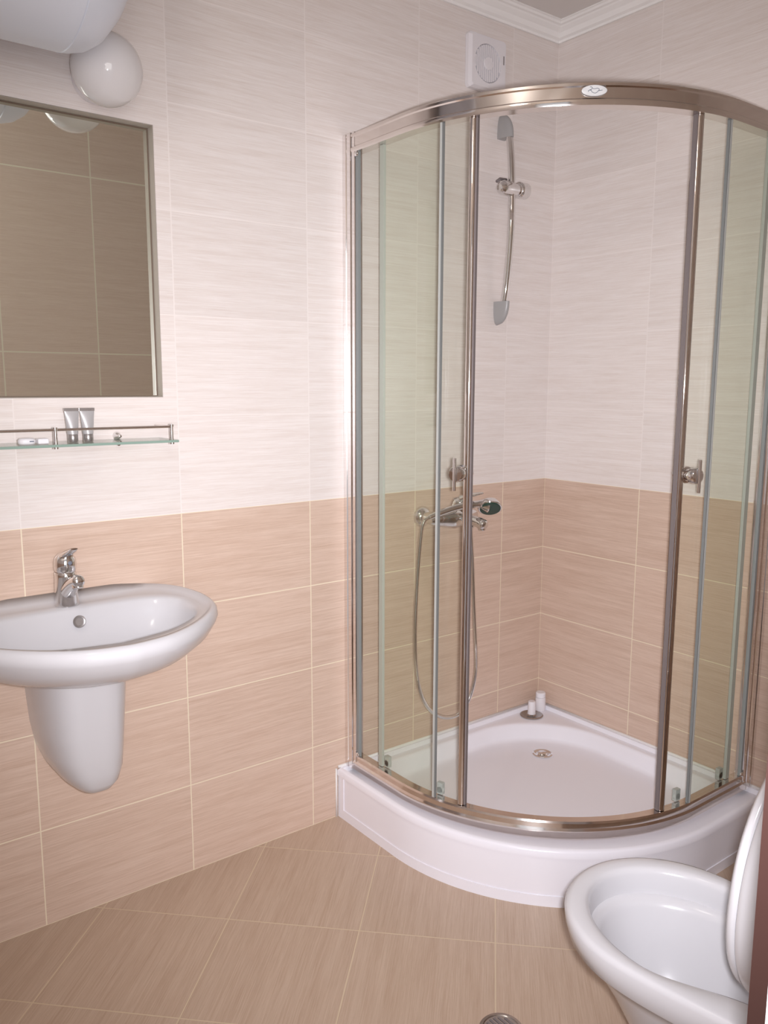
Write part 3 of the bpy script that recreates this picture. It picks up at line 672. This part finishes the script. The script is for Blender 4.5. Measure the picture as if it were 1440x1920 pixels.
bm = bmesh.new(); box(bm, TX-.185, TX+.185, YF+.001, -1.560, .395, .76); from_bm('cistern', bm, ceramic, to, bevel=.02)
bm = bmesh.new(); box(bm, TX-.192, TX+.192, YF+.001, -1.550, .7605, .79); from_bm('cistern_lid', bm, ceramic, to, bevel=.01)
bm = bmesh.new(); lathe(bm, [(0, 0), (.022, 0), (.022, .006), (.018, .009), (0, .010)], (TX, -1.63, .79), (0, 0, 1), 28); from_bm('flush_button', bm, chrome, to, smooth=True, autos=40)
# raised seat and lid: egg outline standing upright, leaning slightly back
def up_egg(s, y, hgt=.43):
    P = []
    for k in range(NQ):
        t = 2*PI*k/NQ; c_, s_ = math.cos(t), math.sin(t)
        X = .199*math.copysign(abs(c_)**.84, c_)*s*(1-.05*s_); Z = .410+hgt*(.5+.5*math.copysign(abs(s_)**.92, s_)*s)
        P.append((TX+X, y-(Z-.40)*.05, Z))
    return P
bm = bmesh.new(); loft(bm, [up_egg(.70, -1.440), up_egg(.72, -1.434), up_egg(.95, -1.434), up_egg(.975, -1.440), up_egg(.975, -1.4495), up_egg(.72, -1.4495), up_egg(.70, -1.440)], False, False)
from_bm('seat', bm, ceramic, to, smooth=True)
bm = bmesh.new(); loft(bm, [up_egg(.3, -1.4505), up_egg(.975, -1.4505), up_egg(.995, -1.454), up_egg(1.0, -1.461), up_egg(.985, -1.473), up_egg(.94, -1.487), up_egg(.84, -1.500), up_egg(.68, -1.510), up_egg(.45, -1.516), up_egg(.2, -1.518)])
from_bm('lid', bm, ceramic, to, smooth=True, autos=60)
for sx in (-.075, .075):
    bm = bmesh.new(); lathe(bm, [(0, -.018), (.012, -.018), (.013, -.015), (.013, .015), (.012, .018), (0, .018)], (TX+sx, -1.470, .417), (1, 0, 0), 20); from_bm('hinge', bm, plastic, to, smooth=True, autos=40)

# ------------------------------------------------------------------ floor drain
fd = root('floor_drain', (-1.125, -.925, 0), 'round dark metal floor drain let into the diagonal tiles', 'drain')
bm = bmesh.new(); lathe(bm, [(0, .0004), (.048, .0004), (.046, .003), (.040, .0035), (.038, .002), (0, .002)], (-1.125, -.925, 0), (0, 0, 1), 40); from_bm('drain_frame', bm, steel_m, fd, smooth=True, autos=30)
bm = bmesh.new()
for k in range(-3, 4):
    hh = math.sqrt(.034**2-(k*.0095)**2); box(bm, -1.125+k*.0095-.0022, -1.125+k*.0095+.0022, -.925-hh, -.925+hh, .0021, .0032)
from_bm('drain_grate', bm, slot_m, fd)

# children were built in world coordinates: keep them there under their roots
bpy.context.view_layer.update()
for r in ROOTS:
    inv = r.matrix_world.inverted()
    for c in r.children: c.matrix_parent_inverse = inv
